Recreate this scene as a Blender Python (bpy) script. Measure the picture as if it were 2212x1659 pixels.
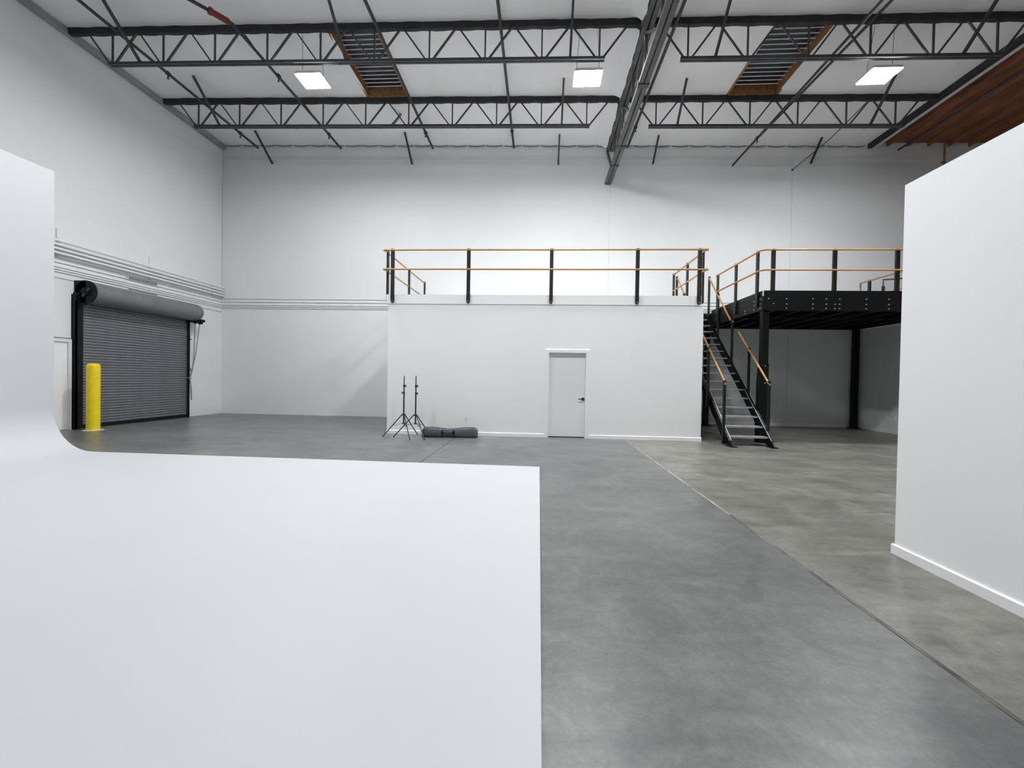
import bpy, math, random
from mathutils import Vector, Matrix
random.seed(7)

# ------------------------------------------------------------------ scene, camera, world, exposure
for o in list(bpy.data.objects):
    bpy.data.objects.remove(o)
SC = bpy.context.scene
COL = SC.collection
IMG_W, IMG_H, FPX = 2212, 1659, 930.0
YAW, PITCH, ROLL, CAM_H = -0.0623, -0.0133, 0.0171, 1.4095

def make_camera():
    cy, sy = math.cos(YAW), math.sin(YAW)
    f = Vector((sy*math.cos(PITCH), cy*math.cos(PITCH), math.sin(PITCH)))
    r = Vector((cy, -sy, 0))
    u = r.cross(f)
    r2 = r*math.cos(ROLL) + u*math.sin(ROLL)
    u2 = -r*math.sin(ROLL) + u*math.cos(ROLL)
    cd = bpy.data.cameras.new('camera')
    cd.sensor_fit = 'HORIZONTAL'
    cd.sensor_width = 36.0
    cd.lens = 36.0*FPX/IMG_W
    cd.clip_start = 0.05
    cd.clip_end = 200
    co = bpy.data.objects.new('camera', cd)
    m = Matrix((r2, u2, -f)).transposed().to_4x4()
    m.translation = (0, 0, CAM_H)
    co.matrix_world = m
    COL.objects.link(co)
    SC.camera = co
make_camera()

world = bpy.data.worlds.new('night_sky')
SC.world = world
world.use_nodes = True
world.node_tree.nodes['Background'].inputs[0].default_value = (0.010, 0.013, 0.022, 1)
world.node_tree.nodes['Background'].inputs[1].default_value = 1.0

vs = SC.view_settings
vs.view_transform = 'Standard'
vs.look = 'None'
vs.exposure = 0.0
vs.gamma = 1.0
vs.use_curve_mapping = False
LAMP_STRENGTH = 325.0
ROW2 = 4.7                                          # second row of lamps, above the camera's field of view

# ------------------------------------------------------------------ materials
def mat(name, rgb, rough=0.6, metal=0.0, var=0.0, scale=3.0, bump=0.0, bscale=40.0, spec=0.5, stretch=(1, 1, 1)):
    m = bpy.data.materials.new(name)
    m.use_nodes = True
    nt = m.node_tree
    b = nt.nodes['Principled BSDF']
    b.inputs['Roughness'].default_value = rough
    b.inputs['Metallic'].default_value = metal
    b.inputs['Specular IOR Level'].default_value = spec
    b.inputs['Base Color'].default_value = (*rgb, 1)
    tc = nt.nodes.new('ShaderNodeTexCoord')
    mp = nt.nodes.new('ShaderNodeMapping')
    mp.inputs['Scale'].default_value = stretch
    nt.links.new(tc.outputs['Object'], mp.inputs['Vector'])
    if var > 0:
        n = nt.nodes.new('ShaderNodeTexNoise')
        n.inputs['Scale'].default_value = scale
        n.inputs['Detail'].default_value = 5
        nt.links.new(mp.outputs['Vector'], n.inputs['Vector'])
        cr = nt.nodes.new('ShaderNodeValToRGB')
        cr.color_ramp.elements[0].position = 0.3
        cr.color_ramp.elements[1].position = 0.7
        cr.color_ramp.elements[0].color = (*[max(0, c*(1-var)) for c in rgb], 1)
        cr.color_ramp.elements[1].color = (*[min(1, c*(1+var)) for c in rgb], 1)
        nt.links.new(n.outputs['Fac'], cr.inputs['Fac'])
        nt.links.new(cr.outputs['Color'], b.inputs['Base Color'])
    if bump > 0:
        n2 = nt.nodes.new('ShaderNodeTexNoise')
        n2.inputs['Scale'].default_value = bscale
        n2.inputs['Detail'].default_value = 4
        nt.links.new(mp.outputs['Vector'], n2.inputs['Vector'])
        bp = nt.nodes.new('ShaderNodeBump')
        bp.inputs['Strength'].default_value = bump
        bp.inputs['Distance'].default_value = 0.01
        nt.links.new(n2.outputs['Fac'], bp.inputs['Height'])
        nt.links.new(bp.outputs['Normal'], b.inputs['Normal'])
    return m

def concrete(name, base, warm, dark, rough0, rough1, streak):
    """polished concrete: cloudy blotches, trowel streaks, fine speckle, uneven sheen"""
    m = bpy.data.materials.new(name)
    m.use_nodes = True
    nt = m.node_tree
    N, L = nt.nodes, nt.links
    b = N['Principled BSDF']
    tc = N.new('ShaderNodeTexCoord')
    def noise(scale, detail, st=(1, 1, 1), dist=0.0, rot=0.0, rgh=0.55):
        mp = N.new('ShaderNodeMapping')
        mp.inputs['Scale'].default_value = st
        mp.inputs['Rotation'].default_value = (0, 0, rot)
        L.new(tc.outputs['Object'], mp.inputs['Vector'])
        n = N.new('ShaderNodeTexNoise')
        n.inputs['Scale'].default_value = scale
        n.inputs['Detail'].default_value = detail
        n.inputs['Roughness'].default_value = rgh
        n.inputs['Distortion'].default_value = dist
        L.new(mp.outputs['Vector'], n.inputs['Vector'])
        return n.outputs['Fac']
    def ramp(fac, p0, p1, c0, c1):
        r = N.new('ShaderNodeValToRGB')
        r.color_ramp.elements[0].position = p0
        r.color_ramp.elements[1].position = p1
        r.color_ramp.elements[0].color = (*c0, 1)
        r.color_ramp.elements[1].color = (*c1, 1)
        L.new(fac, r.inputs['Fac'])
        return r.outputs['Color']
    def mix(kind, fac, a, c):
        x = N.new('ShaderNodeMix')
        x.data_type = 'RGBA'
        x.blend_type = kind
        if isinstance(fac, float):
            x.inputs[0].default_value = fac
        else:
            L.new(fac, x.inputs[0])
        L.new(a, x.inputs[6])
        L.new(c, x.inputs[7])
        return x.outputs[2]
    c = ramp(noise(0.55, 6, dist=0.6), 0.32, 0.68, base, warm)
    c = mix('MULTIPLY', 0.9, c, ramp(noise(1.7, 8, dist=1.2, rgh=0.65), 0.34, 0.66, dark, (1.0, 1.0, 1.0)))
    c = mix('MULTIPLY', streak, c, ramp(noise(2.2, 7, st=(0.55, 2.6, 1), dist=0.8, rot=0.35, rgh=0.68), 0.36, 0.62, (0.72, 0.72, 0.71), (1.06, 1.06, 1.05)))
    c = mix('MULTIPLY', 0.7, c, ramp(noise(45, 6, rgh=0.75), 0.3, 0.7, (0.78, 0.78, 0.78), (1.15, 1.15, 1.15)))
    c = mix('MULTIPLY', 0.75, c, ramp(noise(5.5, 9, dist=1.6, rgh=0.72), 0.33, 0.67, (0.74, 0.745, 0.745), (1.12, 1.12, 1.11)))
    L.new(c, b.inputs['Base Color'])
    rr = N.new('ShaderNodeMapRange')
    rr.inputs['To Min'].default_value = rough0
    rr.inputs['To Max'].default_value = rough1
    L.new(noise(1.3, 5), rr.inputs['Value'])
    L.new(rr.outputs['Result'], b.inputs['Roughness'])
    b.inputs['Specular IOR Level'].default_value = 0.5
    bp = N.new('ShaderNodeBump')
    bp.inputs['Strength'].default_value = 0.035
    bp.inputs['Distance'].default_value = 0.01
    L.new(noise(9, 8, rgh=0.7), bp.inputs['Height'])
    L.new(bp.outputs['Normal'], b.inputs['Normal'])
    return m

def emission(name, rgb, strength):
    m = bpy.data.materials.new(name)
    m.use_nodes = True
    nt = m.node_tree
    b = nt.nodes['Principled BSDF']
    b.inputs['Base Color'].default_value = (0.9, 0.9, 0.9, 1)
    b.inputs['Emission Color'].default_value = (*rgb, 1)
    b.inputs['Emission Strength'].default_value = strength
    return m

M = {
    'wall': mat('white_wall_paint', (0.755, 0.765, 0.77), 0.75, var=0.015, scale=0.7, bump=0.05, bscale=25, spec=0.25),
    'office': mat('bright_white_paint', (0.875, 0.88, 0.885), 0.6, var=0.01, scale=1.0, bump=0.03, bscale=50, spec=0.3),
    'cyc': mat('cyclorama_white', (0.56, 0.57, 0.59), 0.5, var=0.012, scale=0.8, bump=0.02, bscale=30, spec=0.3),
    'trim': mat('gloss_white_trim', (0.88, 0.885, 0.89), 0.35, var=0.005, scale=5),
    'door': mat('white_door_paint', (0.85, 0.85, 0.875), 0.4, var=0.01, scale=4),
    'ceil': mat('insulation_facing', (0.80, 0.79, 0.79), 0.6, var=0.03, scale=1.2, bump=0.25, bscale=6, spec=0.3, stretch=(1, 0.35, 1)),
    'steel': mat('dark_grey_steel', (0.045, 0.047, 0.052), 0.5, 0.0, var=0.25, scale=6, bump=0.05),
    'steel2': mat('grey_girder_steel', (0.085, 0.085, 0.085), 0.5, 0.0, var=0.2, scale=5, bump=0.05),
    'chord': mat('black_wrapped_nailer', (0.018, 0.018, 0.020), 0.7, var=0.3, scale=8, bump=0.2, bscale=30),
    'pipe': mat('black_sprinkler_pipe', (0.022, 0.023, 0.026), 0.45, var=0.2, scale=9),
    'red': mat('red_pipe_coupling', (0.16, 0.02, 0.015), 0.5, var=0.1, scale=9),
    'lead': mat('grey_ledger', (0.30, 0.30, 0.30), 0.7, var=0.15, scale=4, stretch=(1, 0.2, 1)),
    'seam': mat('dark_grey_seam', (0.20, 0.20, 0.21), 0.8, var=0.1, scale=5),  # flat dark grey for the reveal line, facing hem and drip edge
    'wood': mat('brown_timber', (0.26, 0.13, 0.05), 0.65, var=0.35, scale=4, bump=0.15, stretch=(3, 0.4, 3)),
    'ply': mat('bare_plywood_deck', (0.23, 0.085, 0.04), 0.7, var=0.4, scale=2.5, bump=0.1, stretch=(3, 0.4, 1)),
    'bar': mat('galvanised_bar', (0.62, 0.63, 0.66), 0.4, 0.0, var=0.08, scale=10),
    'glass': mat('night_skylight_dome', (0.03, 0.032, 0.038), 0.25, var=0.15, scale=3),
    'black': mat('black_powder_coat', (0.0035, 0.0042, 0.0045), 0.45, var=0.2, scale=6, bump=0.04, spec=0.22),
    'blackdeck': mat('black_corrugated_deck', (0.003, 0.003, 0.0035), 0.6, spec=0.2, var=0.2, scale=6),
    'post': mat('black_rail_post', (0.013, 0.0125, 0.011), 0.42, spec=0.35, var=0.2, scale=6),
    'rail': mat('amber_handrail', (0.44, 0.24, 0.088), 0.42, var=0.12, scale=6),
    'fitting': mat('olive_rail_fitting', (0.38, 0.30, 0.10), 0.45, var=0.1, scale=8),
    'tread': mat('galvanised_tread', (0.36, 0.37, 0.40), 0.45, 0.2, var=0.12, scale=9, bump=0.1),
    'bolt': mat('zinc_bolt', (0.55, 0.56, 0.55), 0.35, 0.5, var=0.05, scale=20),
    'slat': mat('grey_curtain_slat', (0.160, 0.161, 0.178), 0.5, 0.0, var=0.08, scale=6),
    'hood': mat('grey_coil_hood', (0.17, 0.17, 0.182), 0.42, 0.1, var=0.08, scale=4),
    'guide': mat('black_door_guide', (0.007, 0.0075, 0.009), 0.55, spec=0.2, var=0.25, scale=6, bump=0.05),
    'yellow': mat('yellow_bollard_paint', (0.86, 0.66, 0.004), 0.45, var=0.06, scale=6),
    'ring': mat('pale_grout_ring', (0.52, 0.50, 0.36), 0.7, var=0.1, scale=9),
    'chain': mat('galvanised_chain', (0.30, 0.31, 0.32), 0.4, 0.5, var=0.1, scale=30),
    'stand': mat('black_stand_tube', (0.014, 0.013, 0.014), 0.4, var=0.15, scale=9),
    'bag': mat('slate_bag_canvas', (0.088, 0.092, 0.114), 0.85, var=0.2, scale=10, bump=0.15, bscale=70),
    'strap': mat('black_webbing', (0.011, 0.012, 0.016), 0.8, var=0.2, scale=30),
    'plate': mat('white_outlet_plastic', (0.78, 0.78, 0.78), 0.35, var=0.01, scale=9),
    'slot': mat('dark_slot', (0.02, 0.02, 0.022), 0.6, var=0.1, scale=9),
    'lever': mat('black_door_lever', (0.018, 0.018, 0.016), 0.35, var=0.1, scale=9),
    'cover': mat('white_fixture_housing', (0.72, 0.72, 0.72), 0.4, var=0.02, scale=9),
    'lens': emission('led_lens', (0.975, 0.99, 1.0), LAMP_STRENGTH),
    'filler': mat('pale_joint_filler', (0.30, 0.29, 0.25), 0.7, var=0.6, scale=3),
    'slab_a': concrete('grey_polished_concrete', (0.165, 0.166, 0.167), (0.225, 0.225, 0.223), (0.62, 0.63, 0.63), 0.26, 0.46, 0.55),
    'slab_b': concrete('warm_polished_concrete', (0.215, 0.212, 0.196), (0.31, 0.303, 0.275), (0.58, 0.58, 0.57), 0.26, 0.46, 0.95),
    'core': mat('panel_joint_sealant', (0.52, 0.53, 0.53), 0.8, var=0.05, scale=5),
    'shadow_band': mat('shadow_band_paint', (0.66, 0.67, 0.67), 0.8, var=0.05, scale=2),
    'worn': mat('worn_joint_filler', (0.13, 0.127, 0.112), 0.8, var=0.55, scale=4),
    'subfloor': mat('dark_joint_bed', (0.05, 0.05, 0.048), 0.9, var=0.2, scale=9),
}

# ------------------------------------------------------------------ mesh helpers
ORIGIN = {}

class MB:
    def __init__(self):
        self.v, self.f, self.s = [], [], []
    def add(self, vs, fs, smooth=False):
        o = len(self.v)
        self.v += [tuple(p) for p in vs]
        self.f += [tuple(i+o for i in f) for f in fs]
        self.s += [smooth]*len(fs)
        return self
    def box(self, x0, x1, y0, y1, z0, z1):
        vs = [(x, y, z) for x in (x0, x1) for y in (y0, y1) for z in (z0, z1)]
        return self.add(vs, [(0, 1, 3, 2), (4, 6, 7, 5), (0, 4, 5, 1), (2, 3, 7, 6), (0, 2, 6, 4), (1, 5, 7, 3)])
    def bevbox(self, x0, x1, y0, y1, z0, z1, b=0.01):
        """box with the vertical edges and the top rim chamfered"""
        def ring(i, z):
            return [(x0+b+i, y0+i, z), (x1-b-i, y0+i, z), (x1-i, y0+b+i, z), (x1-i, y1-b-i, z),
                    (x1-b-i, y1-i, z), (x0+b+i, y1-i, z), (x0+i, y1-b-i, z), (x0+i, y0+b+i, z)]
        rings = [ring(0, z0), ring(0, z1-b), ring(b*0.6, z1)]
        return self.loft(rings, caps=True, smooth=False)
    def loft(self, rings, caps=True, smooth=True):
        n = len(rings[0])
        o = len(self.v)
        for r in rings:
            self.v += [tuple(p) for p in r]
        for k in range(len(rings)-1):
            for i in range(n):
                j = (i+1) % n
                self.f.append((o+k*n+i, o+k*n+j, o+(k+1)*n+j, o+(k+1)*n+i))
                self.s.append(smooth)
        if caps:                                     # caps get vertices of their own so that they do not bend the smooth normals
            for r, rev in ((rings[0], True), (rings[-1], False)):
                q = len(self.v)
                self.v += [tuple(p) for p in r]
                self.f.append(tuple(q+i for i in (reversed(range(n)) if rev else range(n))))
                self.s.append(False)
        return self
    def bar(self, a, b, w, h, up=(0, 0, 1)):
        """rectangular bar from a to b, w sideways, h along up"""
        a, b = Vector(a), Vector(b)
        d = (b-a).normalized()
        s = d.cross(Vector(up))
        if s.length < 1e-4:
            s = d.cross(Vector((0, 1, 0)))
        s.normalize()
        u = s.cross(d)
        q = [s*x*w/2+u*y*h/2 for x, y in ((-1, -1), (1, -1), (1, 1), (-1, 1))]
        return self.loft([[a+p for p in q], [b+p for p in q]], True, False)
    def tube(self, pts, r, n=10, caps=True):
        pts = [Vector(p) for p in pts]
        rings = []
        ref = None
        for i, p in enumerate(pts):
            if i == 0:
                d = pts[1]-p
            elif i == len(pts)-1:
                d = p-pts[i-1]
            else:
                d = (pts[i+1]-p).normalized()+(p-pts[i-1]).normalized()
            d.normalize()
            if ref is None:
                ref = Vector((0, 0, 1)) if abs(d.z) < 0.9 else Vector((0, 1, 0))
            s = d.cross(ref).normalized()
            u = s.cross(d).normalized()
            ref = u
            k = 1.0
            if 0 < i < len(pts)-1:
                c = max(0.4, ((pts[i+1]-p).normalized()).dot(d))
                k = 1.0/c
            rr = r[i] if isinstance(r, (list, tuple)) else r
            rings.append([p+(s*math.cos(t)*1.0+u*math.sin(t))*rr for t in [2*math.pi*j/n for j in range(n)]])
        return self.loft(rings, caps, True)
    def lathe(self, c, prof, n=20):
        """prof: (radius, z) pairs about a vertical axis at c"""
        rings = [[(c[0]+r*math.cos(2*math.pi*i/n), c[1]+r*math.sin(2*math.pi*i/n), c[2]+z) for i in range(n)] for r, z in prof]
        return self.loft(rings, True, True)
    def mesh(self, name, m, off=(0, 0, 0)):
        me = bpy.data.meshes.new(name)
        me.from_pydata([(x-off[0], y-off[1], z-off[2]) for x, y, z in self.v], [], self.f)
        me.polygons.foreach_set('use_smooth', self.s)
        me.materials.append(M[m])
        me.update()
        return me
    def build(self, name, m, parent=None):
        if parent is not None:
            off = ORIGIN[parent.name]
            o = bpy.data.objects.new(name, self.mesh(name, m, off))
            o.parent = parent
        else:
            xs, ys, zs = zip(*self.v)
            off = ((min(xs)+max(xs))/2, (min(ys)+max(ys))/2, min(zs))
            o = bpy.data.objects.new(name, self.mesh(name, m, off))
            o.location = off
        COL.objects.link(o)
        ORIGIN[o.name] = off
        return o

def skirt(x0, x1, y, h, d=0.02, ch=0.009):
    """board along X on a wall whose face is at y, top edge chamfered towards -Y"""
    return MB().loft([[(x, y, 0), (x, y-d, 0), (x, y-d, h-ch), (x, y-d+ch*0.8, h), (x, y, h)] for x in (x0, x1)], True, False)

def B(*a):
    return MB().box(*a)

def place(me, name, parent, loc, rot=(0, 0, 0), scale=None):
    """one more piece that shares mesh data, at world position loc"""
    off = ORIGIN[parent.name]
    o = bpy.data.objects.new(name, me)
    o.parent = parent
    o.location = (loc[0]-off[0], loc[1]-off[1], loc[2]-off[2])
    o.rotation_euler = rot
    if scale:
        o.scale = scale
    COL.objects.link(o)
    ORIGIN[o.name] = off
    return o

def tag(o, label=None, cat=None, group=None, kind=None):
    if label:
        o['label'] = label
    if cat:
        o['category'] = cat
    if group:
        o['group'] = group
    if kind:
        o['kind'] = kind
    return o

def thing(name, loc, label, cat, group=None, kind=None):
    o = bpy.data.objects.new(name, None)
    o.empty_display_size = 0.2
    o.location = loc
    COL.objects.link(o)
    ORIGIN[o.name] = tuple(loc)
    return tag(o, label, cat, group, kind)

# ------------------------------------------------------------------ main dimensions
XL, XFAR, YB, YF = -11.218, 22.0, 14.548, -8.0      # left wall, far right wall, back wall, wall behind the camera
XBRK = 10.62                                        # edge of the white faced ceiling
GX = 2.17                                           # girder centre line
J1, J2 = 12.03, 9.5                                 # joists
def ZC(x):
    return 9.195-0.0174*x                           # the roof falls to the right

# ------------------------------------------------------------------ floor
fl = thing('floor', (0, 3, -0.15), 'grey polished concrete floor with joints', 'floor', kind='structure')
B(XL-0.3, XFAR+0.3, YF-0.3, YB+0.3, -0.20, -0.04).build('joint_bed', 'subfloor', fl)
edges = [(XL-0.3, -1.928, 'slab_a'), (-1.916, 2.036, 'slab_a'), (2.066, XFAR+0.3, 'slab_b')]
for x0, x1, m in edges:
    B(x0, x1, YF-0.3, YB+0.3, -0.05, 0.0).build('concrete_slab', m, fl)
# pale, uneven joint filler: a strip whose left edge wanders, leaving a dark crack beside it
fb, fw = MB(), MB()
n = 90
top = []
for i in range(n+1):
    y = -2+12.3*i/n
    top.append((2.038+0.004*random.random()+(0.008*random.random() if y < 4.6 else 0.0), 2.074, y))
for i in range(n):
    a, b, c = top[i], top[i+1], -0.004
    (fb if a[2] > 4.6 else fw).add([(a[0], a[2], c), (a[1], a[2], -0.002), (b[1], b[2], -0.002), (b[0], b[2], c)], [(0, 1, 2, 3)])
fb.build('joint_filler', 'filler', fl)
fw.build('worn_joint_filler', 'worn', fl)

# ------------------------------------------------------------------ walls
wb = thing('wall_back', (2, YB, 0), 'tall white back wall of tilt-up panels', 'wall', kind='structure')
B(XL-0.3, XFAR+0.3, YB+0.012, YB+0.30, -0.1, 9.8).build('wall_core', 'core', wb)
for x0, x1 in ((XL-0.2, 2.236), (2.245, 8.054), (8.063, 13.9), (13.909, 19.7), (19.714, XFAR+0.2)):
    B(x0, x1, YB, YB+0.02, 0.0, 9.75).build('wall_panel', 'wall', wb)
# shallow strip in darker paint, stands for the shadow band under the roof
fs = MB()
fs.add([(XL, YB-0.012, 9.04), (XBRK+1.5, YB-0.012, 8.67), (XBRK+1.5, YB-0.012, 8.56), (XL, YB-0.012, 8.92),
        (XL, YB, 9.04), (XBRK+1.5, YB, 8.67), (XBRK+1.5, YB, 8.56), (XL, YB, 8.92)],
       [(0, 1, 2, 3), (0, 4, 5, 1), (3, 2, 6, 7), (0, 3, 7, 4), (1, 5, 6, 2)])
fs.build('shadow_strip', 'shadow_band', wb)
wl = tag(B(XL-0.3, XL, YF-0.3, YB+0.0, -0.1, 9.8).build('wall_left', 'wall'), 'tall white left wall behind roll-up door', 'wall', kind='structure')
tag(B(XFAR, XFAR+0.3, YF-0.3, YB, -0.1, 9.8).build('wall_far_right', 'wall'), 'far right wall behind the white partition', 'wall', kind='structure')
tag(B(XL, XFAR, YF-0.3, YF, -0.1, 9.8).build('wall_front', 'wall'), 'white wall behind the camera', 'wall', kind='structure')
# reveal line on the left wall only
tag(B(XL-0.004, XL+0.006, 8.0, YB-0.001, 3.560, 3.575).build('trim_1', 'seam'), 'thin dark reveal along left wall above door', 'trim', kind='structure')
# grey ledger along the top of the left wall
tag(B(XL, XL+0.14, YF, YB-0.04, 9.25, 9.375).build('trim_2', 'lead'), 'grey ledger along the top of the left wall', 'trim', kind='structure')

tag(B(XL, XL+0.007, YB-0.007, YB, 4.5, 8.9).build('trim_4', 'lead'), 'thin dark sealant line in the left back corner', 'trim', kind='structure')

# low wall below the mezzanine, right side
lw = thing('wall_right', (10.3, 11.3, 0), 'low white wall under the right end of the mezzanine', 'wall', kind='structure')
B(10.2, 10.36, 6.0, YB, 0.0, 3.12).build('wall_board', 'wall', lw)
B(10.17, 10.39, 6.0, YB-0.01, 3.12, 3.15).build('wall_cap', 'trim', lw)
B(10.185, 10.2, 6.0, YB-0.02, 0.0, 0.10).build('baseboard', 'trim', lw)
op = B(10.193, 10.2, 12.99, 13.06, 0.38, 0.50).build('outlet_plate', 'plate', lw)
tag(skirt(3.95, 10.19, YB, 0.10).build('baseboard_back', 'trim'), 'white baseboard on back wall under the mezzanine', 'baseboard', kind='structure')

# ------------------------------------------------------------------ ceiling (faced insulation with skylight openings)
SKY = [(-4.93, -3.84, 9.62, 11.92), (4.93, 6.16, 9.62, 11.95)]
def ceil_mesh():
    xs = set()
    x = XL
    while x < XBRK:
        xs.add(round(x, 3))
        x += 0.1525
    xs.add(XBRK)
    ys = set([YF, YB] + [round(YF+0.75*i, 3) for i in range(31) if YF+0.75*i < YB])
    for a, b, c, d in SKY:
        xs |= {a, b}
        ys |= {c, d}
    xs, ys = sorted(xs), sorted(ys)
    vs, fs = [], []
    for j, y in enumerate(ys):
        for i, x in enumerate(xs):
            ph = (x-XL)/0.61
            sag = -0.012*abs(math.sin(math.pi*ph))*(0.5+0.5*math.sin(y*1.7+math.floor(ph)*2.1))
            vs.append((x, y, ZC(x)+sag))
    nx = len(xs)
    for j in range(len(ys)-1):
        for i in range(nx-1):
            cx, cy = (xs[i]+xs[i+1])/2, (ys[j]+ys[j+1])/2
            if any(a < cx < b and c < cy < d for a, b, c, d in SKY):
                continue
            fs.append((j*nx+i, (j+1)*nx+i, (j+1)*nx+i+1, j*nx+i+1))
    return MB().add(vs, fs, True)
cl = thing('ceiling', (0, 3, 9.2), 'white faced insulation ceiling between black joists', 'ceiling', kind='structure')
ceil_mesh().build('insulation_facing', 'ceil', cl)
# roof sheet closing the building above
MB().add([(XL-0.3, YF-0.3, ZC(XL)+0.5), (XFAR+0.3, YF-0.3, ZC(XFAR)+0.5), (XFAR+0.3, YB+0.3, ZC(XFAR)+0.5), (XL-0.3, YB+0.3, ZC(XL)+0.5)], [(0, 1, 2, 3)]).build('roof_sheet', 'chord', cl)
# scalloped hem of the facing where it meets the back wall, one piece a bay
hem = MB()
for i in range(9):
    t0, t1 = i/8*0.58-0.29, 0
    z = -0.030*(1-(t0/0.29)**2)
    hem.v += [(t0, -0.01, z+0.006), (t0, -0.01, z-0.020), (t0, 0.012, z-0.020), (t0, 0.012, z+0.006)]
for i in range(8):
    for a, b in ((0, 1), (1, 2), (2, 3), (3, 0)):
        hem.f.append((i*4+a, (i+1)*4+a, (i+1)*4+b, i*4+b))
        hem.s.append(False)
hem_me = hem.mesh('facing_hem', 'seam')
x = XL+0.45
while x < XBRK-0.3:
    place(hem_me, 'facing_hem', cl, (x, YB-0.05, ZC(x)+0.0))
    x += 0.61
# facing draped down to the girder's top chord, with soft folds
for ya, yb_ in ((3.0, J2-0.12), (J2+0.12, J1-0.12), (J1+0.12, 14.45)):
    dr = MB()
    ny, nd = int((yb_-ya)*13), 6
    for i in range(ny+1):
        y = ya+(yb_-ya)*i/ny
        e = min(1.0, min(y-ya, yb_-y)/0.35)
        for j in range(nd+1):
            q = j/nd
            fold = 0.020*math.sin(y*9.0+1.5*q)+0.014*math.sin(y*17.3+3*q)
            xx = 1.74+0.31*q
            dr.v.append((xx+fold*q*0.5, y, ZC(xx)-0.004-(0.12+0.13*e)*q**2.2-abs(fold)*q*(1-q)*2.0))
    for i in range(ny):
        for j in range(nd):
            a = i*(nd+1)+j
            dr.f.append((a, a+nd+1, a+nd+2, a+1))
            dr.s.append(True)
    dr.build('draped_facing', 'ceil', cl)
# exposed plywood deck beyond the insulation, with its rafters
nsh = 0
for i in range(5):
    x0, x1 = XBRK+0.02+2.3*i, XBRK+2.3*(i+1)
    for j in range(10):
        y0 = YF+2.26*j
        MB().add([(x0, y0, ZC(x0)+0.12), (x1, y0, ZC(x1)+0.12), (x1, y0+2.25, ZC(x1)+0.12), (x0, y0+2.25, ZC(x0)+0.12),
                  (x0, y0, ZC(x0)+0.14), (x1, y0, ZC(x1)+0.14), (x1, y0+2.25, ZC(x1)+0.14), (x0, y0+2.25, ZC(x0)+0.14)],
                 [(0, 1, 2, 3), (4, 7, 6, 5), (0, 4, 5, 1), (1, 5, 6, 2), (2, 6, 7, 3), (3, 7, 4, 0)]).build('plywood_sheet', 'ply', cl)
raf = B(-0.022, 0.022, -11.2, 11.2, -0.14, 0.0).mesh('rafter', 'ply')
for i in range(18):
    x = XBRK+0.30+0.61*i
    place(raf, 'rafter', cl, (x, 3.3, ZC(x)+0.12))

# ------------------------------------------------------------------ skylights
def skylight(x0, x1, y0, y1, label):
    zc = (ZC(x0)+ZC(x1))/2
    t = thing('skylight', ((x0+x1)/2, (y0+y1)/2, zc), label, 'skylight', 'barred skylights in the ceiling')
    for a in ((x0-0.06, x0+0.0, y0-0.06, y1+0.06), (x1, x1+0.06, y0-0.06, y1+0.06), (x0, x1, y0-0.06, y0), (x0, x1, y1, y1+0.06)):
        zl = min(ZC(a[0]), ZC(a[1]))-0.004
        B(a[0], a[1], a[2], a[3], zl-0.0, zc+0.30).build('curb_board', 'wood', t)
    B(x0, x1, y0, y1, zc+0.285, zc+0.30).build('dome_pane', 'glass', t)
    nb = 15
    bar = MB().tube([((x0-x1)/2, 0, 0), ((x1-x0)/2, 0, 0)], 0.014, 8).mesh('security_bar', 'bar')
    for i in range(nb):
        place(bar, 'security_bar', t, ((x0+x1)/2, y0+(y1-y0)*(i+0.7)/(nb+0.3), zc+0.20))
    return t
skylight(*SKY[0], 'left barred skylight with brown timber curb beside the leftmost light')
skylight(*SKY[1], 'right barred skylight with brown timber curb beyond the central girder')

# ------------------------------------------------------------------ roof joists
def wavy_chord(x0, x1, y, dz):
    b = MB()
    n = int((x1-x0)/0.1525)
    rings = []
    for i in range(n+1):
        x = x0+(x1-x0)*i/n
        s = abs(math.sin(math.pi*(x-XL)/0.61))
        zt, zb = ZC(x)-0.004+0.0*s, ZC(x)-dz-0.022*s
        rings.append([(x, y-0.045, zb), (x, y+0.045, zb), (x, y+0.045, zt), (x, y-0.045-0.02*s, zt)])
    return b.loft(rings, True, False)

def joist(y, x0, x1, xb0, xb1, verts, dbot, label, braces):
    t = thing('roof_joist', ((x0+x1)/2, y, ZC((x0+x1)/2)-dbot), label, 'roof joist', 'open-web joists under the ceiling')
    wavy_chord(x0, x1, y, 0.125).build('top_chord', 'chord', t)
    def zb(x):
        return ZC(x)-dbot
    bc = MB()
    for s in (-1, 1):
        bc.bar((xb0, y+s*0.032, zb(xb0)+0.012), (xb1, y+s*0.032, zb(xb1)+0.012), 0.045, 0.018)
        bc.bar((xb0, y+s*0.016, zb(xb0)+0.045), (xb1, y+s*0.016, zb(xb1)+0.045), 0.012, 0.08)
    bc.build('bottom_chord', 'steel', t)
    def web(xa, za, xc, zc_, w):
        MB().bar((xa, y, za), (xc, y, zc_), w, w, up=(0, 1, 0)).build('web_member', 'steel', t)
    for k, v in enumerate(verts):
        web(v, zb(v)+0.05, v, ZC(v)-0.12, 0.032)
        for s in (-1, 1):
            xt = v+s*0.585
            xt = min(max(xt, x0+0.05), x1-0.05)
            web(v+s*0.07, zb(v)+0.05, xt, ZC(xt)-0.12, 0.036 if s > 0 else 0.030)
    for bx_, dy in braces:
        MB().bar((bx_, y, zb(bx_)+0.06), (bx_+0.0, y+dy, ZC(bx_)-0.01), 0.05, 0.05).build('chord_brace', 'steel', t)
    for k, v in enumerate(verts[::2]):
        B(v+0.45, v+0.462, y-0.01, y+0.01, zb(v)-0.045, zb(v)+0.01).build('hanger_stub', 'steel', t)
    return t
LV = [-10.02+1.2445*k for k in range(10)]
RV = [3.05+1.238*k for k in range(6)]
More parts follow.
